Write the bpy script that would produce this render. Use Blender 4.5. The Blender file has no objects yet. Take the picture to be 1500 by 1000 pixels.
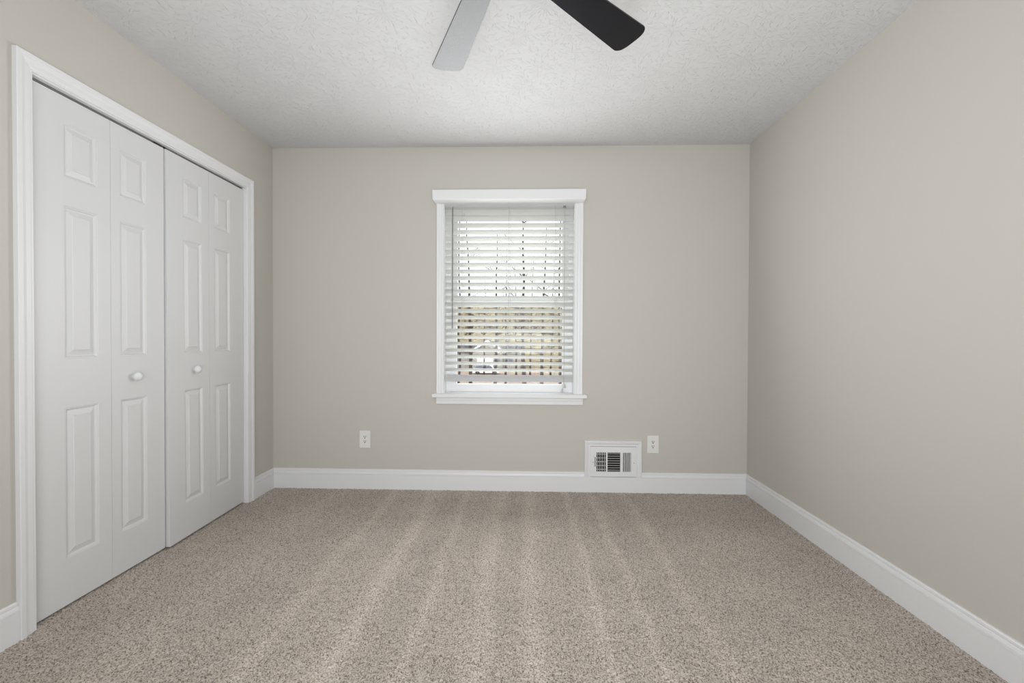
import bpy, bmesh, math, random
import numpy as np
from mathutils import Matrix, Vector

# ------------------------------------------------------------------ camera, sky, lights, exposure
XL, XR, D, H, YF = 1.8154, 1.5579, 3.1023, 2.44, -0.80     # left wall, right wall, back wall, ceiling, front wall
HC = 1.0972
sc = bpy.context.scene
COL = sc.collection

cam_d = bpy.data.cameras.new('camera')
cam_d.sensor_fit = 'HORIZONTAL'
cam_d.sensor_width = 36.0
cam_d.lens = 640.74 / 1500 * 36
cam_d.clip_start = 0.02
cam_d.clip_end = 500
cam = bpy.data.objects.new('camera', cam_d)
COL.objects.link(cam)
r = Vector((0.99955566, 0.02952721, 0.00407672))
u = Vector((-0.00439669, 0.01077965, 0.99993223))
f = Vector((-0.02948127, 0.99950585, -0.01090468))
m = Matrix((r, u, -f)).transposed().to_4x4()
m.translation = (0, 0, HC)
cam.matrix_world = m
sc.camera = cam

sc.view_settings.view_transform = 'Standard'
sc.view_settings.look = 'None'
sc.view_settings.gamma = 1
sc.view_settings.use_curve_mapping = False
sc.view_settings.exposure = 0.09

world = bpy.data.worlds.new('sky')
sc.world = world
world.use_nodes = True
wn = world.node_tree
wn.nodes.clear()
w_out = wn.nodes.new('ShaderNodeOutputWorld')
w_bg = wn.nodes.new('ShaderNodeBackground')
w_tc = wn.nodes.new('ShaderNodeTexCoord')
w_no = wn.nodes.new('ShaderNodeTexNoise')
w_no.inputs['Scale'].default_value = 5.0
w_no.inputs['Detail'].default_value = 4.0
w_rm = wn.nodes.new('ShaderNodeValToRGB')
w_rm.color_ramp.elements[0].position = 0.36
w_rm.color_ramp.elements[0].color = (0.66, 0.78, 0.93, 1)
w_rm.color_ramp.elements[1].position = 0.52
w_rm.color_ramp.elements[1].color = (1.0, 1.0, 1.0, 1)
wn.links.new(w_tc.outputs['Generated'], w_no.inputs['Vector'])
wn.links.new(w_no.outputs['Fac'], w_rm.inputs['Fac'])
wn.links.new(w_rm.outputs['Color'], w_bg.inputs['Color'])
w_bg.inputs['Strength'].default_value = 2.5
wn.links.new(w_bg.outputs['Background'], w_out.inputs['Surface'])


def lamp(name, kind, loc, aim, energy, color=(1, 1, 1), **kw):
    d = bpy.data.lights.new(name, kind)
    d.energy = energy
    d.color = color
    for k, v in kw.items():
        setattr(d, k, v)
    o = bpy.data.objects.new(name, d)
    COL.objects.link(o)
    o.location = loc
    o.rotation_euler = (Vector(aim) - Vector(loc)).to_track_quat('-Z', 'Y').to_euler()
    return o


lamp('sun', 'SUN', (0, -30, 40), (4, 10, 0), 3.0, (1.0, 0.93, 0.84), angle=0.02)
# added fill lamp behind the camera and the flash bounced off the ceiling beside it
lamp('rear_fill', 'AREA', (0.0, YF + 0.05, 1.05), (0.0, 3.0, 0.80), 33, (0.94, 0.975, 1.0),
     shape='RECTANGLE', size=1.7, size_y=1.8, spread=2.2)
lamp('bounce_flash', 'AREA', (-0.05, 0.25, 1.0), (-0.05, 0.85, 2.44), 17, (0.94, 0.975, 1.0),
     shape='DISK', size=0.9)
# daylight entering at the window
lamp('window_daylight', 'AREA', (-0.115, D - 0.16, 1.30), (-0.115, 0.0, 1.90), 15.5, (0.98, 0.99, 1.0),
     shape='RECTANGLE', size=0.90, size_y=1.0)

# ------------------------------------------------------------------ materials


def srgb(rr, gg, bb):
    return tuple(((c / 255) / 12.92 if c / 255 <= 0.04045 else ((c / 255 + 0.055) / 1.055) ** 2.4) for c in (rr, gg, bb)) + (1,)


def mat(name, color, rough=0.5, metal=0.0, spec=0.5, bump=None, ior=None):
    """bump = (noise scale, strength, distance, stretch)"""
    mt = bpy.data.materials.new(name)
    mt.use_nodes = True
    nt = mt.node_tree
    b = nt.nodes['Principled BSDF']
    b.inputs['Base Color'].default_value = color
    b.inputs['Roughness'].default_value = rough
    b.inputs['Metallic'].default_value = metal
    b.inputs['Specular IOR Level'].default_value = spec
    if ior:
        b.inputs['IOR'].default_value = ior
    if bump:
        tc = nt.nodes.new('ShaderNodeTexCoord')
        mp = nt.nodes.new('ShaderNodeMapping')
        mp.inputs['Scale'].default_value = bump[3]
        no = nt.nodes.new('ShaderNodeTexNoise')
        no.inputs['Scale'].default_value = bump[0]
        no.inputs['Detail'].default_value = 3
        bp = nt.nodes.new('ShaderNodeBump')
        bp.inputs['Strength'].default_value = bump[1]
        bp.inputs['Distance'].default_value = bump[2]
        nt.links.new(tc.outputs['Object'], mp.inputs['Vector'])
        nt.links.new(mp.outputs['Vector'], no.inputs['Vector'])
        nt.links.new(no.outputs['Fac'], bp.inputs['Height'])
        nt.links.new(bp.outputs['Normal'], b.inputs['Normal'])
    return mt


M = {}
M['wall'] = mat('greige_wall_paint', (0.572, 0.546, 0.500, 1), 0.75, spec=0.25, bump=(140, 0.06, 0.002, (1, 1, 1)))
M['white'] = mat('white_trim_paint', (0.79, 0.793, 0.80, 1), 0.38, spec=0.4, bump=(25, 0.03, 0.001, (1, 1, 1)))
M['door'] = mat('white_door_paint', (0.70, 0.70, 0.702, 1), 0.42, spec=0.4, bump=(30, 0.10, 0.0015, (1, 9, 0.7)))
M['vinyl'] = mat('white_vinyl', (0.80, 0.80, 0.80, 1), 0.35)
M['slat'] = mat('white_blind_slat', (0.88, 0.88, 0.865, 1), 0.45)
nt = M['slat'].node_tree
pb = nt.nodes['Principled BSDF']
tl = nt.nodes.new('ShaderNodeBsdfTranslucent')
tl.inputs['Color'].default_value = (0.85, 0.85, 0.82, 1)
ms = nt.nodes.new('ShaderNodeMixShader')
ms.inputs[0].default_value = 0.5
nt.links.new(pb.outputs[0], ms.inputs[1])
nt.links.new(tl.outputs[0], ms.inputs[2])
nt.links.new(ms.outputs[0], nt.nodes['Material Output'].inputs['Surface'])
M['rail'] = mat('grey_blind_rail', (0.62, 0.62, 0.62, 1), 0.5)  # bottom rail: greyer than the slats, not translucent
M['cord'] = mat('white_cord', (0.55, 0.55, 0.53, 1), 0.8)
M['wand'] = mat('clear_grey_wand', (0.22, 0.22, 0.22, 1), 0.2)
M['plastic'] = mat('white_plastic', (0.78, 0.78, 0.75, 1), 0.35)
M['hole'] = mat('dark_slot', (0.02, 0.02, 0.02, 1), 0.8)
M['duct'] = mat('dark_duct', (0.025, 0.022, 0.02, 1), 0.9)
M['steel'] = mat('galvanised_steel', (0.25, 0.25, 0.245, 1), 0.4, metal=0.8)
M['black_metal'] = mat('black_metal', (0.018, 0.018, 0.018, 1), 0.5)
M['closet'] = mat('closet_paint', (0.45, 0.42, 0.38, 1), 0.8)
M['blade'] = mat('satin_black_blade', (0.003, 0.003, 0.006, 1), 0.25, spec=0.5, ior=1.46)
M['bark'] = mat('grey_brown_bark', (0.035, 0.028, 0.023, 1), 0.9, bump=(6, 0.5, 0.05, (3, 3, 0.6)))
M['siding'] = mat('cream_siding', (0.22, 0.21, 0.19, 1), 0.7)
M['roof'] = mat('grey_shingle', (0.05, 0.05, 0.052, 1), 0.9)
M['carpaint'] = mat('white_car_paint', (0.75, 0.76, 0.80, 1), 0.25)
M['carglass'] = mat('dark_car_glass', (0.10, 0.11, 0.14, 1), 0.1)
M['rubber'] = mat('black_rubber', (0.02, 0.02, 0.02, 1), 0.8)

# ceiling: brushed 'crow foot' plaster, fans of strokes round scattered centres
mt = bpy.data.materials.new('brushed_ceiling_plaster')
mt.use_nodes = True
M['ceiling'] = mt
nt = mt.node_tree
N, L = nt.nodes, nt.links
b = N['Principled BSDF']
b.inputs['Base Color'].default_value = (0.64, 0.64, 0.642, 1)
b.inputs['Roughness'].default_value = 0.85
b.inputs['Specular IOR Level'].default_value = 0.2


def node(kind, **kw):
    n = N.new(kind)
    for k, v in kw.items():
        setattr(n, k, v)
    return n


def math_(op, a, b_=None):
    n = N.new('ShaderNodeMath')
    n.operation = op
    for i, v in enumerate((a, b_)):
        if v is None:
            continue
        if isinstance(v, (int, float)):
            n.inputs[i].default_value = v
        else:
            L.new(v, n.inputs[i])
    return n.outputs[0]


tc = node('ShaderNodeTexCoord')
sep0 = node('ShaderNodeSeparateXYZ')
L.new(tc.outputs['Object'], sep0.inputs[0])
cmb0 = node('ShaderNodeCombineXYZ')
L.new(sep0.outputs[0], cmb0.inputs[0])
L.new(sep0.outputs[1], cmb0.inputs[1])
heights = []
for sca, off in ((5.2, 0.0), (6.3, 3.7)):
    mp = node('ShaderNodeVectorMath', operation='MULTIPLY_ADD')
    mp.inputs[1].default_value = (sca, sca, 0)
    mp.inputs[2].default_value = (off, off * 1.7, 0)
    L.new(cmb0.outputs[0], mp.inputs[0])
    vo = node('ShaderNodeTexVoronoi', voronoi_dimensions='2D')
    vo.inputs['Scale'].default_value = 1.0
    L.new(mp.outputs[0], vo.inputs['Vector'])
    df = node('ShaderNodeVectorMath', operation='SUBTRACT')
    L.new(mp.outputs[0], df.inputs[0])
    L.new(vo.outputs['Position'], df.inputs[1])
    sp = node('ShaderNodeSeparateXYZ')
    L.new(df.outputs[0], sp.inputs[0])
    ang = math_('ARCTAN2', sp.outputs[1], sp.outputs[0])
    cv = node('ShaderNodeCombineXYZ')
    L.new(math_('MULTIPLY', math_('COSINE', ang), 5.5), cv.inputs[0])
    L.new(math_('MULTIPLY', math_('SINE', ang), 5.5), cv.inputs[1])
    L.new(math_('MULTIPLY', vo.outputs['Distance'], 2.4), cv.inputs[2])
    nz = node('ShaderNodeTexNoise')
    nz.inputs['Scale'].default_value = 1.9
    nz.inputs['Detail'].default_value = 2.5
    L.new(cv.outputs[0], nz.inputs['Vector'])
    rp = node('ShaderNodeMapRange')
    rp.inputs[1].default_value = 0.60
    rp.inputs[2].default_value = 0.68
    L.new(nz.outputs['Fac'], rp.inputs[0])
    heights.append(rp.outputs[0])
fine = node('ShaderNodeTexNoise')
fine.inputs['Scale'].default_value = 55
fine.inputs['Detail'].default_value = 4
L.new(tc.outputs['Object'], fine.inputs['Vector'])
tot = math_('ADD', math_('MAXIMUM', heights[0], heights[1]), math_('MULTIPLY', fine.outputs['Fac'], 0.35))
bp = node('ShaderNodeBump')
bp.inputs['Strength'].default_value = 0.55
bp.inputs['Distance'].default_value = 0.004
L.new(tot, bp.inputs['Height'])
L.new(bp.outputs['Normal'], b.inputs['Normal'])

# carpet: flecked frieze yarn, vacuum streaks in the nap
mt = bpy.data.materials.new('flecked_carpet')
mt.use_nodes = True
M['carpet'] = mt
nt = mt.node_tree
N, L = nt.nodes, nt.links
b = N['Principled BSDF']
b.inputs['Roughness'].default_value = 0.95
b.inputs['Specular IOR Level'].default_value = 0.1
b.inputs['Sheen Weight'].default_value = 0.15
tc = node('ShaderNodeTexCoord')
fl = node('ShaderNodeTexNoise')
fl.inputs['Scale'].default_value = 205
fl.inputs['Detail'].default_value = 2
L.new(tc.outputs['Object'], fl.inputs['Vector'])
rm = node('ShaderNodeValToRGB')
e = rm.color_ramp.elements
e[0].position = 0.34
e[0].color = (0.150, 0.117, 0.092, 1)
e[1].position = 0.56
e[1].color = (0.55, 0.485, 0.425, 1)
e2 = rm.color_ramp.elements.new(0.44)
e2.color = (0.385, 0.332, 0.282, 1)
e3 = rm.color_ramp.elements.new(0.72)
e3.color = (0.63, 0.572, 0.515, 1)
L.new(fl.outputs['Fac'], rm.inputs['Fac'])
# streaks along Y at irregular x
wob = node('ShaderNodeTexNoise')
wob.inputs['Scale'].default_value = 1.8
wob.inputs['Detail'].default_value = 3
L.new(tc.outputs['Object'], wob.inputs['Vector'])
sep = node('ShaderNodeSeparateXYZ')
L.new(tc.outputs['Object'], sep.inputs[0])
xw = math_('ADD', sep.outputs[0], math_('MULTIPLY', math_('SUBTRACT', wob.outputs['Fac'], 0.5), 0.11))
fac = math_('DIVIDE', math_('ADD', xw, 2.0), 4.0)
st = node('ShaderNodeValToRGB')
st.color_ramp.interpolation = 'LINEAR'
stops = [(-1.9, .42), (-1.55, .36), (-1.35, .52), (-1.15, .38), (-0.97, .40), (-0.91, .80), (-0.86, .45), (-0.70, .50), (-0.63, .95),
         (-0.57, .50), (-0.50, .34), (-0.43, .40), (-0.40, .85), (-0.36, .42), (-0.24, .44), (-0.15, .82), (-0.11, .42),
         (-0.03, .38), (0.035, .88), (0.09, .45), (0.19, .34), (0.26, .46), (0.29, .86), (0.33, .36), (0.43, .42), (0.46, .84),
         (0.50, .40), (0.63, .28), (0.70, .64), (0.75, .26), (1.0, .40), (1.6, .28)]
els = st.color_ramp.elements
els[0].position = (stops[0][0] + 2) / 4
els[0].color = (stops[0][1],) * 3 + (1,)
els[1].position = (stops[-1][0] + 2) / 4
els[1].color = (stops[-1][1],) * 3 + (1,)
for x_, v_ in stops[1:-1]:
    el = els.new((x_ + 2) / 4)
    el.color = (v_,) * 3 + (1,)
L.new(fac, st.inputs['Fac'])
pat = node('ShaderNodeTexNoise')
pat.inputs['Scale'].default_value = 3.2
pat.inputs['Detail'].default_value = 5
L.new(tc.outputs['Object'], pat.inputs['Vector'])
amt = math_('ADD', math_('MULTIPLY', math_('SUBTRACT', st.outputs['Color'], 0.45), 0.42),
            math_('MULTIPLY', math_('SUBTRACT', pat.outputs['Fac'], 0.5), 0.28))
gain = math_('ADD', amt, 1.0)
vm = node('ShaderNodeVectorMath', operation='SCALE')
L.new(rm.outputs['Color'], vm.inputs[0])
L.new(gain, vm.inputs['Scale'])
L.new(vm.outputs[0], b.inputs['Base Color'])

# window glass: thin, nearly clear
mt = bpy.data.materials.new('window_glass')
mt.use_nodes = True
M['glass'] = mt
nt = mt.node_tree
N, L = nt.nodes, nt.links
N.clear()
out = node('ShaderNodeOutputMaterial')
tr = node('ShaderNodeBsdfTransparent')
tr.inputs['Color'].default_value = (0.96, 0.97, 0.97, 1)
gl = node('ShaderNodeBsdfGlossy')
gl.inputs['Roughness'].default_value = 0.03
mx = node('ShaderNodeMixShader')
mx.inputs[0].default_value = 0.012
L.new(tr.outputs[0], mx.inputs[1])
L.new(gl.outputs[0], mx.inputs[2])
L.new(mx.outputs[0], out.inputs['Surface'])


def noise_mat(name, stops, scale, stretch=(1, 1, 1), rough=0.95):
    mt = bpy.data.materials.new(name)
    mt.use_nodes = True
    nt = mt.node_tree
    b = nt.nodes['Principled BSDF']
    b.inputs['Roughness'].default_value = rough
    b.inputs['Specular IOR Level'].default_value = 0.1
    tc = nt.nodes.new('ShaderNodeTexCoord')
    mp = nt.nodes.new('ShaderNodeMapping')
    mp.inputs['Scale'].default_value = stretch
    no = nt.nodes.new('ShaderNodeTexNoise')
    no.inputs['Scale'].default_value = scale
    no.inputs['Detail'].default_value = 6
    rm = nt.nodes.new('ShaderNodeValToRGB')
    el = rm.color_ramp.elements
    el[0].position, el[0].color = stops[0][0], stops[0][1] + (1,)
    el[1].position, el[1].color = stops[-1][0], stops[-1][1] + (1,)
    for p_, c_ in stops[1:-1]:
        q = el.new(p_)
        q.color = c_ + (1,)
    nt.links.new(tc.outputs['Object'], mp.inputs['Vector'])
    nt.links.new(mp.outputs['Vector'], no.inputs['Vector'])
    nt.links.new(no.outputs['Fac'], rm.inputs['Fac'])
    nt.links.new(rm.outputs['Color'], b.inputs['Base Color'])
    return mt


M['lawn'] = noise_mat('leaf_littered_lawn', [(0.35, (0.20, 0.14, 0.11)), (0.5, (0.27, 0.21, 0.17)), (0.65, (0.22, 0.20, 0.13))], 0.25)
M['bounce_ground'] = noise_mat('pale_bounce_ground', [(0.35, (0.52, 0.50, 0.47)), (0.65, (0.60, 0.58, 0.55))], 0.6)  # unseen pale near ground, added to bounce daylight up onto the slats
M['woods'] = noise_mat('tan_winter_woods', [(0.36, (0.035, 0.028, 0.018)), (0.45, (0.145, 0.118, 0.068)), (0.62, (0.205, 0.172, 0.100)), (0.74, (0.12, 0.094, 0.054))], 0.5, (1, 1, 0.6))

# ------------------------------------------------------------------ mesh helpers


def link(name, me, material, parent=None, smooth=False):
    o = bpy.data.objects.new(name, me)
    COL.objects.link(o)
    if material:
        me.materials.append(material)
    if parent:
        o.parent = parent
    if smooth:
        for p in me.polygons:
            p.use_smooth = True
    return o


def tag(o, label, cat, kind=None, group=None):
    o['label'] = label
    if cat:
        o['category'] = cat
    if kind:
        o['kind'] = kind
    if group:
        o['group'] = group
    return o


def empty(name, loc=(0, 0, 0)):
    o = bpy.data.objects.new(name, None)
    o.empty_display_size = 0.1
    o.location = loc
    COL.objects.link(o)
    return o


def add_box(bm, a, c, bevel=0.0, seg=2):
    x0, y0, z0 = a
    x1, y1, z1 = c
    vs = [bm.verts.new(p) for p in ((x0, y0, z0), (x1, y0, z0), (x1, y1, z0), (x0, y1, z0),
                                    (x0, y0, z1), (x1, y0, z1), (x1, y1, z1), (x0, y1, z1))]
    fs = [bm.faces.new([vs[i] for i in q]) for q in
          ((3, 2, 1, 0), (4, 5, 6, 7), (0, 1, 5, 4), (1, 2, 6, 5), (2, 3, 7, 6), (3, 0, 4, 7))]
    if bevel:
        es = list({e for f_ in fs for e in f_.edges})
        bmesh.ops.bevel(bm, geom=es, offset=bevel, segments=seg, profile=0.5, affect='EDGES')


def mesh_of(bm, name='m'):
    bmesh.ops.recalc_face_normals(bm, faces=bm.faces)
    me = bpy.data.meshes.new(name)
    bm.to_mesh(me)
    bm.free()
    return me


def boxes(name, lst, material, parent=None, bevel=0.0):
    bm = bmesh.new()
    for a, c in lst:
        add_box(bm, a, c, bevel)
    return link(name, mesh_of(bm, name), material, parent)


def box(name, a, c, material, parent=None, bevel=0.0):
    return boxes(name, [(a, c)], material, parent, bevel)


def loft(bm, rings, closed=True, caps=True):
    """rings of equal length -> skinned surface"""
    vr = [[bm.verts.new(p) for p in ring] for ring in rings]
    n = len(vr[0])
    for i in range(len(vr) - 1):
        for j in range(n if closed else n - 1):
            k = (j + 1) % n
            bm.faces.new((vr[i][j], vr[i][k], vr[i + 1][k], vr[i + 1][j]))
    if caps and closed:
        bm.faces.new(vr[0][::-1])
        bm.faces.new(vr[-1])


def tube(bm, pts, rad, n=8):
    rings = []
    pts = [Vector(p) for p in pts]
    for i, p in enumerate(pts):
        t = (pts[min(i + 1, len(pts) - 1)] - pts[max(i - 1, 0)]).normalized()
        a = Vector((1, 0, 0)) if abs(t.x) < 0.8 else Vector((0, 1, 0))
        s = t.cross(a).normalized()
        q = t.cross(s)
        rr = rad[i] if isinstance(rad, (list, tuple)) else rad
        rings.append([p + (s * math.cos(2 * math.pi * k / n) + q * math.sin(2 * math.pi * k / n)) * rr for k in range(n)])
    loft(bm, rings)


def lathe(bm, prof, org, axis='Z', n=28):
    """prof: (radius, height) pairs; axis Z up or X toward the room"""
    rings = []
    for rr, h in prof:
        ring = []
        for k in range(n):
            a = 2 * math.pi * k / n
            c, s = rr * math.cos(a), rr * math.sin(a)
            if axis == 'Z':
                ring.append((org[0] + c, org[1] + s, org[2] + h))
            elif axis == 'X':
                ring.append((org[0] + h, org[1] + c, org[2] + s))
            else:
                ring.append((org[0] + c, org[1] - h, org[2] + s))
        rings.append(ring)
    loft(bm, rings)


def wall_sweep(name, prof, p0, p1, outd, m0, m1, material, parent=None):
    """profile (out, z) swept from p0 to p1 along a wall; m = mitre sign at each end"""
    p0, p1, outd = Vector(p0), Vector(p1), Vector(outd)
    d = (p1 - p0).normalized()
    bm = bmesh.new()
    rings = [[p0 + d * (m0 * o_) + outd * o_ + Vector((0, 0, z_)) for o_, z_ in prof],
             [p1 - d * (m1 * o_) + outd * o_ + Vector((0, 0, z_)) for o_, z_ in prof]]
    loft(bm, rings)
    return link(name, mesh_of(bm, name), material, parent)


# ------------------------------------------------------------------ room shell
T = 0.12
wl = boxes('wall_left', [((-XL - T, YF - T, 0), (-XL, 1.546, H)), ((-XL - T, 2.822, 0), (-XL, D + 0.16, H)),
                         ((-XL - T, 1.546, 2.076), (-XL, 2.822, H))], M['wall'])
tag(wl, 'greige painted left wall around the white closet doors', 'wall', 'structure')
wr = box('wall_right', (XR, YF - T, 0), (XR + T, D + 0.16, H), M['wall'])
tag(wr, 'long bare greige painted wall on the right', 'wall', 'structure')
WX0, WX1, WZ0, WZ1 = -0.594, 0.364, 0.668, 2.07
wb = boxes('wall_back', [((-XL, D, 0), (WX0, D + 0.16, H)), ((WX1, D, 0), (XR, D + 0.16, H)),
                         ((WX0, D, 0), (WX1, D + 0.16, WZ0)), ((WX0, D, WZ1), (WX1, D + 0.16, H))], M['wall'])
tag(wb, 'greige painted far wall that holds the window', 'wall', 'structure')
wf = box('wall_front', (-XL, YF - T, 0), (XR, YF, H), M['wall'])
tag(wf, 'greige painted wall behind the viewer', 'wall', 'structure')
ce = box('ceiling', (-XL - T - 0.8, YF - T, H), (XR + T, D + 0.16, H + 0.1), M['ceiling'])
tag(ce, 'white ceiling with brushed fan-shaped plaster texture', 'ceiling', 'structure')

# carpet as real tufts: a fine height field in the part in view, coarser behind the camera


def tuft_height(X, Y, cell, seed, hmax):
    rng = np.random.default_rng(seed)
    n = 512
    jx, jy = rng.random((n, n)), rng.random((n, n))
    hh = 0.55 + 0.45 * rng.random((n, n))
    th = rng.random((n, n)) * math.pi
    gx, gy = np.floor(X / cell).astype(int), np.floor(Y / cell).astype(int)
    best = np.zeros_like(X)
    for dx in (-1, 0, 1):
        for dy in (-1, 0, 1):
            ix, iy = (gx + dx) % n, (gy + dy) % n
            px = (gx + dx + jx[iy, ix]) * cell - X
            py = (gy + dy + jy[iy, ix]) * cell - Y
            c, s = np.cos(th[iy, ix]), np.sin(th[iy, ix])
            a, b_ = px * c + py * s, -px * s + py * c
            q = 1 - (a / (1.25 * cell)) ** 2 - (b_ / (0.62 * cell)) ** 2
            best = np.maximum(best, np.sqrt(np.clip(q, 0, 1)) * hh[iy, ix])
    return best * hmax


def carpet_mesh(x0, x1, ys, dx):
    xs = np.linspace(x0, x1, int(round((x1 - x0) / dx)) + 1)
    X, Y = np.meshgrid(xs, ys)
    Z = tuft_height(X + 5, Y + 5, 0.0085, 3, 0.009) - 0.004
    nx, ny = len(xs), len(ys)
    me = bpy.data.meshes.new('floor')
    me.vertices.add(nx * ny)
    me.vertices.foreach_set('co', np.stack([X, Y, Z], -1).astype(np.float32).ravel())
    i = np.arange((ny - 1) * (nx - 1))
    a = (i // (nx - 1)) * nx + i % (nx - 1)
    q = np.stack([a, a + 1, a + nx + 1, a + nx], -1).astype(np.int32)
    me.loops.add(q.size)
    me.loops.foreach_set('vertex_index', q.ravel())
    me.polygons.add(len(q))
    me.polygons.foreach_set('loop_start', (np.arange(len(q)) * 4).astype(np.int32))
    me.polygons.foreach_set('loop_total', np.full(len(q), 4, np.int32))
    me.update(calc_edges=True)
    return me


ys = np.concatenate([np.arange(YF, 1.0, 0.02), np.arange(1.0, D, 0.0036), [D]])
fl_o = link('floor', carpet_mesh(-XL - 0.07, XR, ys, 0.0036), M['carpet'], None, True)
tag(fl_o, 'beige flecked carpet floor with light vacuum streaks', 'carpet', 'structure')
sb = box('subfloor', (-XL - T - 0.8, YF - T, -0.12), (XR + T, D + 0.16, -0.006), M['closet'])
tag(sb, 'plain slab under the beige carpet', 'floor', 'structure')

# baseboards
BB = [(0, -0.004), (0.0135, -0.004), (0.0135, 0.1035), (0.0150, 0.1045), (0.0150, 0.1080), (0.0120, 0.1085), (0.0120, 0.1105), (0.0140, 0.1112),
      (0.0138, 0.116), (0.0115, 0.124), (0.0095, 0.129), (0.0065, 0.1295), (0.0065, 0.1315), (0.0090, 0.1322), (0.0085, 0.139), (0.006, 0.1425), (0, 0.1435)]
BBF = [(0, -0.004), (0.0135, -0.004), (0.0135, 0.1435), (0, 0.1435)]
o = wall_sweep('baseboard_back', BB, (-XL, D, 0), (0.4244, D, 0), (0, -1, 0), 1, 0, M['white'])
tag(o, 'white moulded baseboard along the far wall, left of the air vent', 'baseboard', 'structure')
vb = wall_sweep('baseboard_back', [(0, -0.004), (0.0135, -0.004), (0.0135, 0.112), (0, 0.112)], (0.4244, D, 0), (0.8225, D, 0), (0, -1, 0), 0, 0, M['white'])
tag(vb, 'flat white baseboard piece directly under the air vent', 'baseboard', 'structure')
o = wall_sweep('baseboard_back', BB, (0.8225, D, 0), (XR, D, 0), (0, -1, 0), 0, 1, M['white'])
tag(o, 'white moulded baseboard along the far wall, right of the air vent', 'baseboard', 'structure')
o = wall_sweep('baseboard_right', BB, (XR, YF, 0), (XR, D, 0), (-1, 0, 0), 1, 1, M['white'])
tag(o, 'white moulded baseboard along the right wall', 'baseboard', 'structure')
o = wall_sweep('baseboard_left', BB, (-XL, YF, 0), (-XL, 1.5035, 0), (1, 0, 0), 1, 0, M['white'])
tag(o, 'white moulded baseboard left of the closet, at the lower left edge', 'baseboard', 'structure')
o = wall_sweep('baseboard_left', BB, (-XL, 2.8565, 0), (-XL, D, 0), (1, 0, 0), 0, 1, M['white'])
tag(o, 'short white baseboard between the closet casing and far corner', 'baseboard', 'structure')
o = wall_sweep('baseboard_front', BB, (XR, YF, 0), (-XL, YF, 0), (0, 1, 0), 1, 1, M['white'])
tag(o, 'white moulded baseboard on the wall behind the viewer', 'baseboard', 'structure')

# ------------------------------------------------------------------ closet
cw = boxes('wall_closet', [((-XL - 0.80, 1.2, 0), (-XL - 0.72, D + 0.16, H)), ((-XL - 0.72, 1.12, 0), (-XL - T, 1.2, H)),
                           ((-XL - 0.72, D + 0.08, 0), (-XL - T, D + 0.16, H))], M['closet'])
tag(cw, 'inside walls of the closet behind the white bifold doors', 'wall', 'structure')

CAS = [(0, 0), (0, 0.007), (0.002, 0.009), (0.009, 0.0095), (0.011, 0.0105), (0.028, 0.0120), (0.038, 0.0145),
       (0.040, 0.0165), (0.0555, 0.0180), (0.058, 0.0165), (0.0585, 0)]
Y0, Y1, ZT = 1.5605, 2.8005, 2.0615          # inner edges of the casing


def casing_piece(name, ends, parent):
    bm = bmesh.new()
    loft(bm, ends)
    return link(name, mesh_of(bm, name), M['white'], parent)


tr1 = empty('trim_1', (-XL, (Y0 + Y1) / 2, 0))
tag(tr1, 'white moulded casing framing the closet doors', 'door frame', 'structure')


def child_at(o, parent):
    """keep world placement while parented to an unrotated Empty"""
    o.parent = parent
    o.matrix_parent_inverse = Matrix.Translation(parent.location).inverted()
    return o


def lp(t, th, y, z):
    return (-XL + th, y, z)


child_at(casing_piece('side_casing', [[(-XL + th, Y0 - t, -0.004) for t, th in CAS], [(-XL + th, Y0 - t, ZT + t) for t, th in CAS]], None), tr1)
child_at(casing_piece('side_casing', [[(-XL + th, Y1 + t, -0.004) for t, th in CAS], [(-XL + th, Y1 + t, ZT + t) for t, th in CAS]], None), tr1)
child_at(casing_piece('head_casing', [[(-XL + th, Y0 - t, ZT + t) for t, th in CAS], [(-XL + th, Y1 + t, ZT + t) for t, th in CAS]], None), tr1)
child_at(boxes('jamb', [((-XL - T, 1.546, -0.006), (-XL, 1.5655, 2.056)), ((-XL - T, 2.8015, -0.006), (-XL, 2.822, 2.056)),
                        ((-XL - T, 1.546, 2.056), (-XL, 2.822, 2.076))], M['white'], None), tr1)
bm = bmesh.new()
for a, c in (((-XL - 0.052, 1.570, 2.0485), (-XL - 0.050, 2.798, 2.056)), ((-XL - 0.026, 1.570, 2.0485), (-XL - 0.024, 2.798, 2.056)),
             ((-XL - 0.052, 1.570, 2.0545), (-XL - 0.024, 2.798, 2.056))):
    add_box(bm, a, c)
tk = child_at(link('track', mesh_of(bm), M['steel']), tr1)
tk['label'] = 'grey steel sliding track over the closet doors'
bk = child_at(boxes('track_bracket', [((-XL - 0.046, 2.120, 2.0425), (-XL - 0.020, 2.166, 2.0545)), ((-XL - 0.044, 2.174, 2.043), (-XL - 0.022, 2.190, 2.054))], M['black_metal'], None, 0.001), tr1)
bk['label'] = 'small black roller bracket where the closet doors meet'


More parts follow.
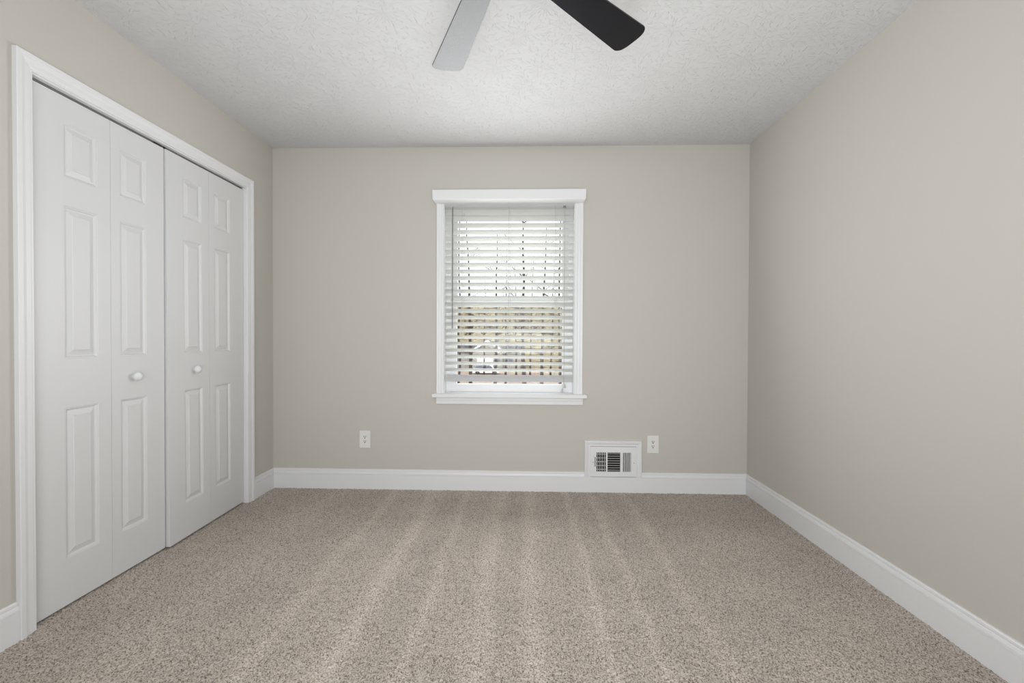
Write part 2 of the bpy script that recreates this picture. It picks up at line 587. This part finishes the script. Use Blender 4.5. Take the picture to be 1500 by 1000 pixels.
def door_leaf(name, w, h, panels, parent, y_off):
    """leaf with front at local x=0 (room side), y 0..w, z 0..h; moulded raised panels on the front"""
    th = 0.034
    us = sorted({0, w} | {p[0] for p in panels} | {p[1] for p in panels})
    vs = sorted({0, h} | {p[2] for p in panels} | {p[3] for p in panels})
    bm = bmesh.new()
    vd = {}

    def V(x, y, z):
        k = (round(x, 5), round(y, 5), round(z, 5))
        if k not in vd:
            vd[k] = bm.verts.new((x, y + y_off, z))
        return vd[k]
    for i in range(len(us) - 1):
        for j in range(len(vs) - 1):
            a, b_, c, d = us[i], us[i + 1], vs[j], vs[j + 1]
            if any(abs(p[0] - a) < 1e-6 and abs(p[2] - c) < 1e-6 for p in panels):
                steps = [(0, 0), (0.002, -0.0022), (0.005, -0.0022), (0.009, -0.0078), (0.0125, -0.0085), (0.0325, -0.0026), (0.0345, -0.0004), (0.037, -0.0004)]
                rings = [[(dp, a + s, c + s), (dp, b_ - s, c + s), (dp, b_ - s, d - s), (dp, a + s, d - s)] for s, dp in steps]
                for q in range(len(rings) - 1):
                    for k in range(4):
                        k2 = (k + 1) % 4
                        bm.faces.new([V(*rings[q][k]), V(*rings[q][k2]), V(*rings[q + 1][k2]), V(*rings[q + 1][k])])
                bm.faces.new([V(*p) for p in rings[-1]])
            else:
                bm.faces.new([V(0, a, c), V(0, b_, c), V(0, b_, d), V(0, a, d)])
    # sides, back
    bot = [V(0, x, 0) for x in us]
    top = [V(0, x, h) for x in us]
    lef = [V(0, 0, z) for z in vs]
    rig = [V(0, w, z) for z in vs]
    B = [V(-th, 0, 0), V(-th, w, 0), V(-th, w, h), V(-th, 0, h)]
    bm.faces.new(bot + [B[1], B[0]])
    bm.faces.new(top + [B[2], B[3]])
    bm.faces.new(lef + [B[3], B[0]])
    bm.faces.new(rig + [B[2], B[1]])
    bm.faces.new(B)
    return link(name, mesh_of(bm, name), M['door'], parent)


ZB, ZH = 0.0125, 2.031
PZ = [(0.199 - ZB, 0.804 - ZB), (1.002 - ZB, 1.612 - ZB), (1.727 - ZB, 1.940 - ZB)]


def knob(parent, y, z):
    bm = bmesh.new()
    lathe(bm, [(a * 1.1, b_ * 1.05) for a, b_ in [(0.0005, 0.0), (0.0110, 0.0), (0.0110, 0.002), (0.0105, 0.004), (0.0120, 0.006), (0.0155, 0.009), (0.0180, 0.013), (0.0190, 0.018),
               (0.0180, 0.0225), (0.0155, 0.0265), (0.0105, 0.0295), (0.0040, 0.031), (0.0005, 0.0312)]], (0, y, z), 'X')
    return link('knob', mesh_of(bm, 'knob'), M['white'], parent, True)


# left pair: origin at the near jamb
d1 = empty('door_1', (-XL - 0.018, 1.5695, ZB))
tag(d1, 'left pair of white bifold closet doors, nearer the viewer', 'closet door', 'structure')
door_leaf('leaf', 0.3155, ZH, [(0.1205, 0.2585, a, b_) for a, b_ in PZ], d1, 0)
door_leaf('leaf', 0.2850, ZH, [(0.0435, 0.1815, a, b_) for a, b_ in PZ], d1, 0.3170)
knob(d1, 1.999 - 1.5695, 0.904 - ZB)
# right pair: origin at the far jamb, leading edge standing slightly into the room at its foot
d2 = empty('door_2', (-XL - 0.020, 2.7980, ZB))
tag(d2, 'right pair of white bifold closet doors, nearer the far corner', 'closet door', 'structure')
door_leaf('leaf', 0.3130, ZH, [(0.0440, 0.1820, a, b_) for a, b_ in PZ], d2, -0.3130)
door_leaf('leaf', 0.3050, ZH, [(0.1100, 0.2480, a, b_) for a, b_ in PZ], d2, -0.3195 - 0.3)
knob(d2, 2.365 - 2.7980, 0.910 - ZB)
for o in d2.children:                       # bake the slight warp into the leaves: (1 - z) * (distance from hinge)
    for v in o.data.vertices:
        k = -v.co.y / 0.62
        v.co.x += k * (0.022 - 0.016 * v.co.z / ZH)

# ------------------------------------------------------------------ window
w1 = empty('window_1', (-0.115, D, 0.694))
tag(w1, 'white framed double hung window in the far wall', 'window', 'structure')
WCAS = [(0, 0), (0, 0.009), (0.004, 0.012), (0.016, 0.0125), (0.018, 0.0105), (0.022, 0.0135), (0.036, 0.0145), (0.039, 0.0175), (0.052, 0.0185), (0.0555, 0.0165), (0.056, 0)]
GX0, GX1 = -0.576, 0.3465
for gx, s in ((GX0, -1), (GX1, 1)):
    wk = 0.052 if s < 0 else 0.060
    k = wk / 0.056
    bm = bmesh.new()
    loft(bm, [[(gx + s * t * k, D - th, 0.694) for t, th in WCAS], [(gx + s * t * k, D - th, 2.05) for t, th in WCAS]])
    child_at(link('side_casing', mesh_of(bm), M['white']), w1)
# head: boxed cornice with a small bed mould
bm = bmesh.new()
CX0, CX1, CZ0, CZ1, CD = -0.6465, 0.4165, 2.045, 2.116, 0.075
prof = [(0, CZ1), (CD - 0.003, CZ1), (CD, CZ1 - 0.003), (CD, CZ0 + 0.004), (CD - 0.003, CZ0), (CD - 0.006, CZ0), (0.020, CZ0 - 0.010), (0.0, CZ0 - 0.014)]
rings = []
for x_, ins in ((CX0, 1), (CX0 + 0.001, 0.2), (CX1 - 0.001, 0.2), (CX1, 1)):
    rings.append([(x_ + (0 if z_ > CZ0 + 0.005 else (0.012 if x_ < 0 else -0.012) * min(1, (CZ0 + 0.006 - z_) / 0.018)), D - o_, z_) for o_, z_ in prof])
loft(bm, rings)
child_at(link('cornice', mesh_of(bm), M['white']), w1)
child_at(box('stool', (-0.6535, D - 0.050, 0.668), (0.4360, D + 0.075, 0.694), M['white'], None, 0.004), w1)
bm = bmesh.new()
prof = [(0, 0.6175), (0.014, 0.6175), (0.017, 0.6205), (0.017, 0.640), (0.0155, 0.642), (0.0175, 0.645), (0.0175, 0.668), (0, 0.668)]
loft(bm, [[(-0.6275, D - o_, z_) for o_, z_ in prof], [(0.4090, D - o_, z_) for o_, z_ in prof]])
child_at(link('apron', mesh_of(bm), M['white']), w1)
child_at(boxes('jamb', [((WX0, D, 0.694), (GX0 + 0.003, D + 0.14, 2.05)), ((GX1 - 0.003, D, 0.694), (WX1, D + 0.14, 2.05)),
                        ((WX0, D, 2.05), (WX1, D + 0.14, WZ1))], M['white']), w1)
JX0, JX1 = GX0 + 0.003, GX1 - 0.003
child_at(boxes('window_frame', [((JX0, D + 0.070, 0.668), (JX0 + 0.030, D + 0.150, 2.05)), ((JX1 - 0.030, D + 0.070, 0.668), (JX1, D + 0.150, 2.05)),
                                ((JX0 + 0.030, D + 0.070, 2.000), (JX1 - 0.030, D + 0.150, 2.05)), ((JX0 + 0.030, D + 0.075, 0.668), (JX1 - 0.030, D + 0.150, 0.696))], M['vinyl']), w1)
SX0, SX1 = JX0 + 0.030, JX1 - 0.030


def sash(y0, y1, z0, z1, rb, rt):
    o = boxes('sash', [((SX0, y0, z0), (-0.498, y1, z1)), ((0.2715, y0, z0), (SX1, y1, z1)),
                       ((-0.498, y0, z0), (0.2715, y1, z0 + rb)), ((-0.498, y0, z1 - rt), (0.2715, y1, z1))], M['vinyl'], None)
    child_at(o, w1)
    g = box('pane', (-0.498, (y0 + y1) / 2 - 0.002, z0 + rb), (0.2715, (y0 + y1) / 2 + 0.002, z1 - rt), M['glass'], o)
    return o


sash(D + 0.074, D + 0.108, 0.6965, 1.358, 0.055, 0.045)
sash(D + 0.112, D + 0.146, 1.330, 1.999, 0.060, 0.034)

# ------------------------------------------------------------------ blind
bl = empty('window_blind', (-0.115, D, 2.02))
tag(bl, 'white slatted blind hanging in the window, lowered and tilted half open', 'blind')
BX0, BX1 = -0.570, 0.3405
child_at(box('headrail', (BX0, D - 0.004, 2.0195), (BX1, D + 0.050, 2.050), M['slat'], None, 0.002), bl)
SW, TILT = 0.050, math.radians(27.5)


def slat_mesh(x0, x1, th, tilt, crown=0.0015, width=SW):
    bm = bmesh.new()
    n = 6
    top = []
    low = []
    for i in range(n + 1):
        s = i / n
        a = s * width
        c = crown * 4 * s * (1 - s)
        for lst, off in ((top, c), (low, c - th)):
            lst.append((a * math.cos(tilt) + off * math.sin(tilt), -a * math.sin(tilt) + off * math.cos(tilt)))
    ring = top + low[::-1]
    loft(bm, [[(x0, y_, z_) for y_, z_ in ring], [(x1, y_, z_) for y_, z_ in ring]])
    return mesh_of(bm, 'slat')


sm = slat_mesh(BX0 + 0.115, BX1 + 0.115, 0.003, TILT)
sm.materials.append(M['slat'])
for i in list(range(25)) + [24.5]:
    o = bpy.data.objects.new('slat', sm)
    COL.objects.link(o)
    o.parent = bl
    o.location = (0, -0.002, 0.8720 + 0.0468 * i - 2.02)
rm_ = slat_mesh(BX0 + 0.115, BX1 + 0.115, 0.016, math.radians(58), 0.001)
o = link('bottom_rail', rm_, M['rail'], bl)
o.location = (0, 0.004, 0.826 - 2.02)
for x_ in (-0.4486, -0.117, 0.2124):
    bm = bmesh.new()
    for y_ in (D - 0.0045, D + 0.046):
        tube(bm, [(x_, y_, 2.02), (x_, y_, 0.80)], 0.0009, 5)
    tube(bm, [(x_ + 0.012, D + 0.021, 2.02), (x_ + 0.012, D + 0.021, 0.80)], 0.0009, 5)
    child_at(link('ladder_cord', mesh_of(bm), M['cord']), bl)
bm = bmesh.new()
tube(bm, [(-0.5140, D - 0.010, 2.012), (-0.5140, D - 0.018, 1.995), (-0.5140, D - 0.018, 1.158), (-0.5140, D - 0.018, 1.154)], [0.002, 0.0036, 0.0036, 0.002], 8)
wd = child_at(link('tilt_wand', mesh_of(bm), M['wand']), bl)
wd['label'] = 'thin grey tilt wand'
bm = bmesh.new()
tube(bm, [(0.2745, D - 0.006, 2.018), (0.2745, D - 0.012, 2.0), (0.2752, D - 0.012, 1.3), (0.2755, D - 0.012, 0.79), (0.281, D - 0.013, 0.768)], 0.0010, 5)
tube(bm, [(0.2765, D - 0.006, 2.018), (0.2765, D - 0.013, 2.0), (0.2775, D - 0.013, 1.3), (0.2765, D - 0.013, 0.79), (0.266, D - 0.013, 0.735)], 0.0010, 5)
lc = child_at(link('lift_cord', mesh_of(bm), M['cord']), bl)
for x_, z_ in ((0.2815, 0.768), (0.2655, 0.735)):
    bm = bmesh.new()
    lathe(bm, [(0.001, 0), (0.004, -0.001), (0.0055, -0.010), (0.0085, -0.024), (0.009, -0.030), (0.001, -0.031)], (x_, D - 0.013, z_), 'Z', 14)
    t_ = link('tassel', mesh_of(bm), M['cord'], None, True)
    t_.parent = lc
bm = bmesh.new()
add_box(bm, (0.266, D - 0.012, 2.004), (0.284, D - 0.003, 2.020), 0.001)
lk = child_at(link('cord_lock', mesh_of(bm), M['wand']), bl)

# ------------------------------------------------------------------ outlets


def outlet(x, z, label):
    w, h = 0.0800, 0.1245
    r0 = empty('wall_outlet', (x, D, z))
    tag(r0, label, 'outlet', None, 'wall outlets')
    bm = bmesh.new()
    add_box(bm, (-w / 2, -0.0065, -h / 2), (w / 2, 0, h / 2), 0.0025, 3)
    link('cover_plate', mesh_of(bm), M['plastic'], r0)
    rc = box('receptacle', (-0.0168, -0.0075, -0.0335), (0.0168, -0.006, 0.0335), M['plastic'], r0, 0.0006)
    for zc in (0.0185, -0.0135):
        for sx, hh in ((-0.0064, 0.009), (0.0064, 0.0075)):
            s_ = box('slot', (sx - 0.0019, -0.0079, zc - hh / 2 + 0.002), (sx + 0.0019, -0.0074, zc + hh / 2 + 0.002), M['hole'], rc)
        bm = bmesh.new()
        lathe(bm, [(0.0001, 0.0074), (0.0040, 0.0074), (0.0040, 0.0079), (0.0001, 0.0079)], (0, 0, zc - 0.0085), 'Y', 12)
        link('ground_hole', mesh_of(bm), M['hole'], rc)
    return r0


outlet(-1.1438, 0.3575, 'white wall outlet left of the window, alone above the baseboard')
outlet(0.9035, 0.3440, 'white wall outlet just right of the air vent')

# ------------------------------------------------------------------ air vent
VX0, VX1, VZ1 = 0.4244, 0.8225, 0.3665
IX0, IX1, IZ1 = 0.4640, 0.7865, 0.3285
PZ0, PZ1 = 0.1155, 0.3265
av = empty('wall_vent', ((VX0 + VX1) / 2, D, 0.112))
tag(av, 'white air vent register in a moulded frame, low on the far wall', 'air vent')
fw_ = IX0 - VX0
FR = [(0, 0), (0, 0.012), (0.004, 0.0135), (0.008, 0.012), (0.014, 0.0125), (0.020, 0.017), (0.026, 0.019), (0.029, 0.0175), (0.031, 0.021), (0.036, 0.0215), (fw_, 0.018), (fw_, 0)]
bm = bmesh.new()
loft(bm, [[(IX0 - t, D - th, 0.112) for t, th in FR], [(IX0 - t, D - th, IZ1 + t) for t, th in FR],
          [(IX1 + t * (VX1 - IX1) / fw_, D - th, IZ1 + t) for t, th in FR], [(IX1 + t * (VX1 - IX1) / fw_, D - th, 0.112) for t, th in FR]])
child_at(link('frame', mesh_of(bm), M['white']), av)
# face plate with three openings
bm = bmesh.new()
PL = [(0.5070, 0.5740), (0.5845, 0.6745), (0.6890, 0.7490)]
xs = [IX0, PL[0][0], PL[0][1], PL[1][0], PL[1][1], PL[2][0], PL[2][1], IX1]
OZ0, OZ1 = 0.1500, 0.2850
for i in range(len(xs) - 1):
    if i % 2 == 0:
        add_box(bm, (xs[i], D - 0.016, PZ0), (xs[i + 1], D - 0.002, PZ1))
    else:
        add_box(bm, (xs[i], D - 0.016, PZ0), (xs[i + 1], D - 0.002, OZ0))
        add_box(bm, (xs[i], D - 0.016, OZ1), (xs[i + 1], D - 0.002, PZ1))
child_at(link('face_plate', mesh_of(bm), M['white']), av)
dk = child_at(box('duct', (PL[0][0], D - 0.0025, OZ0), (PL[2][1], D - 0.001, OZ1), M['duct']), av)
dk['label'] = 'dark duct opening behind the louvers'


def louver(a, c, ax, ang):
    """thin bar between a and c, pitched round its long axis"""
    a, c = Vector(a), Vector(c)
    ctr = (a + c) / 2
    bm = bmesh.new()
    add_box(bm, a - ctr, c - ctr, 0)
    o = link('louver', mesh_of(bm), M['white'])
    o.rotation_euler = (ang, 0, 0) if ax == 'X' else (0, 0, ang)
    o.parent = av
    o.location = ctr - av.location
    return o


for k in range(4):
    x_ = PL[0][0] + (k + 0.62) * 0.0670 / 4.3
    louver((x_ - 0.0006, D - 0.0150, OZ0), (x_ + 0.0006, D - 0.0050, OZ1), 'Z', math.radians(12))
for k in range(5):
    z_ = OZ0 + (k + 0.5) * 0.135 / 5
    louver((PL[0][0], D - 0.0048, z_ - 0.0022), (PL[0][1], D - 0.0036, z_ + 0.0022), 'X', math.radians(20))
for k in range(8):
    z_ = OZ0 + (k + 0.6) * 0.135 / 8.2
    louver((PL[1][0], D - 0.0140, z_ - 0.0006), (PL[1][1], D - 0.0040, z_ + 0.0006), 'X', math.radians(-28))
for k in range(5):
    x_ = PL[2][0] + (k + 0.45) * 0.060 / 5
    louver((x_ - 0.0006, D - 0.0150, OZ0), (x_ + 0.0006, D - 0.0040, OZ1), 'Z', math.radians(-48))
lv = child_at(boxes('lever', [((0.4945, D - 0.0185, 0.186), (0.5005, D - 0.016, 0.254)), ((0.4950, D - 0.026, 0.214), (0.5000, D - 0.0185, 0.226))], M['steel'], None, 0.0008), av)
lv['label'] = 'grey damper lever slot'
for x_, z_ in ((0.769, 0.2136), (0.4835, 0.216)):
    bm = bmesh.new()
    lathe(bm, [(0.0001, 0.016), (0.0032, 0.016), (0.0028, 0.0172), (0.0001, 0.0176)], (x_, D, z_), 'Y', 14)
    child_at(link('screw', mesh_of(bm), M['steel'], None, True), av)

# ------------------------------------------------------------------ ceiling fan
FX, FY, FZ = -0.072, 1.202, 2.17
fan = empty('ceiling_fan', (FX, FY, FZ))
tag(fan, 'ceiling fan at rest with dark glossy blades below the white ceiling', 'ceiling fan')
bm = bmesh.new()
lathe(bm, [(0.001, 0.27), (0.068, 0.27), (0.068, 0.255), (0.055, 0.215), (0.022, 0.205), (0.001, 0.205)], (0, 0, 0))
link('canopy', mesh_of(bm), M['black_metal'], fan, True)
bm = bmesh.new()
lathe(bm, [(0.0125, 0.21), (0.0125, 0.10)], (0, 0, 0), n=16)
link('downrod', mesh_of(bm), M['black_metal'], fan, True)
bm = bmesh.new()
lathe(bm, [(0.001, 0.115), (0.03, 0.115), (0.05, 0.10), (0.098, 0.085), (0.105, 0.07), (0.105, 0.02), (0.095, 0.0), (0.072, -0.02), (0.07, -0.05), (0.058, -0.066), (0.001, -0.072)], (0, 0, 0), n=40)
link('motor_housing', mesh_of(bm), M['black_metal'], fan, True)
PIT, R0, R1 = math.radians(8.5), 0.17, 0.601


def blade_mesh():
    pts = []
    def hw(rad):
        return 0.0425 + (0.0645 - 0.0425) * (rad - 0.15) / (R1 - 0.15)
    lo, hi = [], []
    for i in range(9):
        rad = R0 + (R1 - 0.013 - R0) * i / 8
        lo.append((rad, -hw(rad)))
        hi.append((rad, hw(rad)))
    tip = []
    w = hw(R1)
    for i in range(1, 24):                      # rounded corners, bowed end
        t = math.sin(math.pi / 2 * (-1 + 2 * i / 24))
        tip.append((R1 - 0.013 + 0.028 * (1 - abs(t) ** 3.2) ** 0.5, t * w))
    outline = lo + tip + hi[::-1]
    bm = bmesh.new()
    th = 0.0055
    a = [bm.verts.new((x, y, -th / 2)) for x, y in outline]
    c = [bm.verts.new((x, y, th / 2)) for x, y in outline]
    bm.faces.new(a[::-1])
    bm.faces.new(c)
    n = len(a)
    for i in range(n):
        j = (i + 1) % n
        bm.faces.new((a[i], a[j], c[j], c[i]))
    bmesh.ops.bevel(bm, geom=[e for e in bm.edges if len(e.link_faces) == 2 and any(len(f_.verts) > 8 for f_ in e.link_faces)], offset=0.0012, segments=2, affect='EDGES')
    return mesh_of(bm, 'blade')


def iron_mesh():
    bm = bmesh.new()
    add_box(bm, (0.09, -0.016, -0.004), (0.20, 0.016, 0.002), 0.001)
    add_box(bm, (0.18, -0.030, 0.0035), (0.24, 0.030, 0.0065), 0.001)
    return mesh_of(bm, 'blade_iron')


bmesh_, imesh_ = blade_mesh(), iron_mesh()
bmesh_.materials.append(M['blade'])
imesh_.materials.append(M['black_metal'])
for k in range(5):
    ang = math.radians(41.75 + 72 * k)
    mtx = Matrix.Rotation(ang, 4, 'Z') @ Matrix.Rotation(-PIT, 4, 'X')
    o = bpy.data.objects.new('blade', bmesh_)
    COL.objects.link(o)
    o.parent = fan
    o.matrix_local = mtx
    q = bpy.data.objects.new('blade_iron', imesh_)
    COL.objects.link(q)
    q.parent = o

# ------------------------------------------------------------------ outside
GZ = -4.9


def px(x, y, d):
    """point at depth d on the line of sight through pixel x, y of the 1500x1000 frame"""
    v = f + r * ((x - 750) / 640.74) - u * ((y - 500) / 640.74)
    return Vector((0, 0, HC)) + v * (d / v.y)


bm = bmesh.new()
ny, nx = 40, 24
grid = []
rnd = random.Random(5)
for j in range(ny + 1):
    row = []
    for i in range(nx + 1):
        x = -120 + 240 * i / nx
        y = 3.6 + (150 - 3.6) * j / ny
        t = min(1, max(0, (y - 88) / 45))
        z = GZ + 15.6 * (3 * t * t - 2 * t ** 3) + (rnd.uniform(-0.5, 0.5) if t > 0.05 else 0)
        row.append(bm.verts.new((x, y, z)))
    grid.append(row)
split = []
for j in range(ny):
    for i in range(nx):
        fc = bm.faces.new((grid[j][i], grid[j][i + 1], grid[j + 1][i + 1], grid[j + 1][i]))
        fc.material_index = 1 if grid[j][i].co.y > 84 else (2 if grid[j][i].co.y < 44 else 0)
me = mesh_of(bm, 'ground')
o = link('ground', me, M['lawn'], None, True)
me.materials.append(M['woods'])
me.materials.append(M['bounce_ground'])
tag(o, 'leaf covered yard and tan wooded slope outside the window', 'ground', 'structure')


def branch(bm, p, d, ln, rad, lvl, rnd):
    n = 5
    pts, rads = [p], [rad]
    for i in range(n):
        d = (d + Vector((rnd.uniform(-1, 1), rnd.uniform(-1, 1), rnd.uniform(-0.3, 0.6))) * 0.14).normalized()
        pts.append(pts[-1] + d * ln / n)
        rads.append(rad * (1 - 0.75 * (i + 1) / n))
    tube(bm, pts, rads, 5)
    if lvl > 0:
        for k in range(rnd.randint(3, 5)):
            i = rnd.randint(1, n - 1)
            s = Vector((rnd.uniform(-1, 1), rnd.uniform(-1, 1), rnd.uniform(0.0, 0.9))).normalized()
            branch(bm, pts[i], (d * 0.5 + s).normalized(), ln * rnd.uniform(0.4, 0.65), rads[i] * 0.6, lvl - 1, rnd)


def tree(xpx, lean, d, rad, seed):
    rnd = random.Random(seed)
    base = px(xpx, 520, d)
    base.z = GZ - 0.1 if d < 88 else GZ + 2
    t = empty('bare_tree', base)
    tag(t, 'bare leafless tree standing outside beyond the window blind', 'tree', None, 'bare trees outside the window')
    h = 17
    pts, rads = [], []
    for i in range(9):
        s = i / 8
        pts.append(Vector((lean * h * s + rnd.uniform(-0.08, 0.08), rnd.uniform(-0.1, 0.1), h * s)))
        rads.append(rad * (1.15 - 0.9 * s))
    bm = bmesh.new()
    tube(bm, pts, rads, 9)
    link('trunk', mesh_of(bm), M['bark'], t, True)
    bm = bmesh.new()
    for k in range(16):
        i = rnd.randint(3, 8)
        a = rnd.uniform(0, 2 * math.pi)
        branch(bm, pts[i], Vector((math.cos(a), math.sin(a), rnd.uniform(0.2, 0.9))).normalized(), rnd.uniform(2.0, 4.0), rads[i] * 0.42, 2, rnd)
    link('crown', mesh_of(bm), M['bark'], t, True)


for i, a in enumerate(((672, 0.004, 30, 0.09), (691, -0.028, 38, 0.15), (725.5, 0.012, 46, 0.17), (741.5, 0.0, 52, 0.13), (768, -0.01, 34, 0.17),
                       (777, 0.02, 58, 0.12), (793, 0.022, 43, 0.17), (821, -0.005, 30, 0.10), (806, 0.03, 62, 0.14), (757, -0.02, 66, 0.14), (709, 0.01, 68, 0.12))):
    tree(*a, 40 + i)

# house with a gable towards us
hp = px(714, 540, 80)
hx, hy = hp.x, 80
hs = empty('house', (hx, hy, GZ))
tag(hs, 'cream gabled house across the yard, seen between the blind slats', 'house')
GW, EH, PH, DP = 2.75, 3.55, 5.35, 7.0
bm = bmesh.new()
loft(bm, [[(-GW, y_, 0), (GW, y_, 0), (GW, y_, EH), (0, y_, PH - 0.15), (-GW, y_, EH)] for y_ in (0, DP)])
link('walls', mesh_of(bm), M['siding'], hs)
bm = bmesh.new()
for s in (-1, 1):
    loft(bm, [[(0, y_, PH), (s * (GW + 0.35), y_, EH - 0.12), (s * (GW + 0.35), y_, EH - 0.3), (0, y_, PH - 0.18)] for y_ in (-0.3, DP + 0.3)])
link('roof', mesh_of(bm), M['roof'], hs)
bm = bmesh.new()
for s in (-1, 1):
    loft(bm, [[(0, y_, PH + 0.03), (s * (GW + 0.38), y_, EH - 0.10), (s * (GW + 0.38), y_, EH - 0.42), (0, y_, PH - 0.32)] for y_ in (-0.42, -0.31)])
link('fascia', mesh_of(bm), M['white'], hs)
box('wing', (-9.0, 1.2, 0), (-GW, 6.0, 3.3), M['siding'], hs)
box('wing', (GW, 1.2, 0), (6.0, 6.0, 3.3), M['siding'], hs)
for x0, x1 in ((-9.4, -GW), (GW, 6.4)):
    bm = bmesh.new()
    loft(bm, [[(x_, 0.8, 3.2), (x_, 3.6, 4.7), (x_, 6.4, 3.2)] for x_ in (x0, x1)])
    link('wing_roof', mesh_of(bm), M['roof'], hs)
for x0, z0, x1, z1 in ((-1.9, 0.1, 1.0, 2.3), (1.4, 0.9, 2.2, 2.2), (-6.4, 1.0, -5.2, 2.3), (3.6, 1.0, 4.6, 2.3)):
    yy = -0.04 if abs(x0) < 2.5 else 1.16
    box('garage_door' if x1 - x0 > 2 else 'window', (x0, yy, z0), (x1, yy + 0.03, z1), M['vinyl'] if x1 - x0 > 2 else M['carglass'], hs)

# parked car in front of it
cp = px(712, 546, 70)
car = empty('car', (cp.x, 70, GZ))
tag(car, 'pale car with dark windows parked before the cream house', 'car')


def ring_profile(pts, y):
    return [(x_, y, z_) for x_, z_ in pts]


bm = bmesh.new()
body = [(-2.1, 0.30), (2.1, 0.30), (2.15, 0.55), (2.05, 0.85), (1.2, 0.98), (-1.75, 1.0), (-2.1, 0.9), (-2.18, 0.6)]
loft(bm, [ring_profile([(x_ * 0.97, z_) for x_, z_ in body], -0.88), ring_profile(body, -0.78), ring_profile(body, 0.78), ring_profile([(x_ * 0.97, z_) for x_, z_ in body], 0.88)])
link('body', mesh_of(bm), M['carpaint'], car)
bm = bmesh.new()
cab = [(-1.8, 0.98), (1.1, 0.97), (0.45, 1.46), (-1.45, 1.48)]
loft(bm, [ring_profile(cab, -0.80), ring_profile([(x_ * 0.95, z_) for x_, z_ in cab], 0.80)])
link('windows', mesh_of(bm), M['carglass'], car)
box('roof', (-1.42, -0.76, 1.46), (0.44, 0.76, 1.52), M['carpaint'], car, 0.02)
for x_ in (-1.3, 1.35):
    for y_ in (-0.84, 0.84):
        bm = bmesh.new()
        lathe(bm, [(0.001, -0.1), (0.30, -0.1), (0.33, -0.06), (0.33, 0.06), (0.30, 0.1), (0.001, 0.1)], (x_, y_, 0.33), 'Y', 20)
        link('wheel', mesh_of(bm), M['rubber'], car)
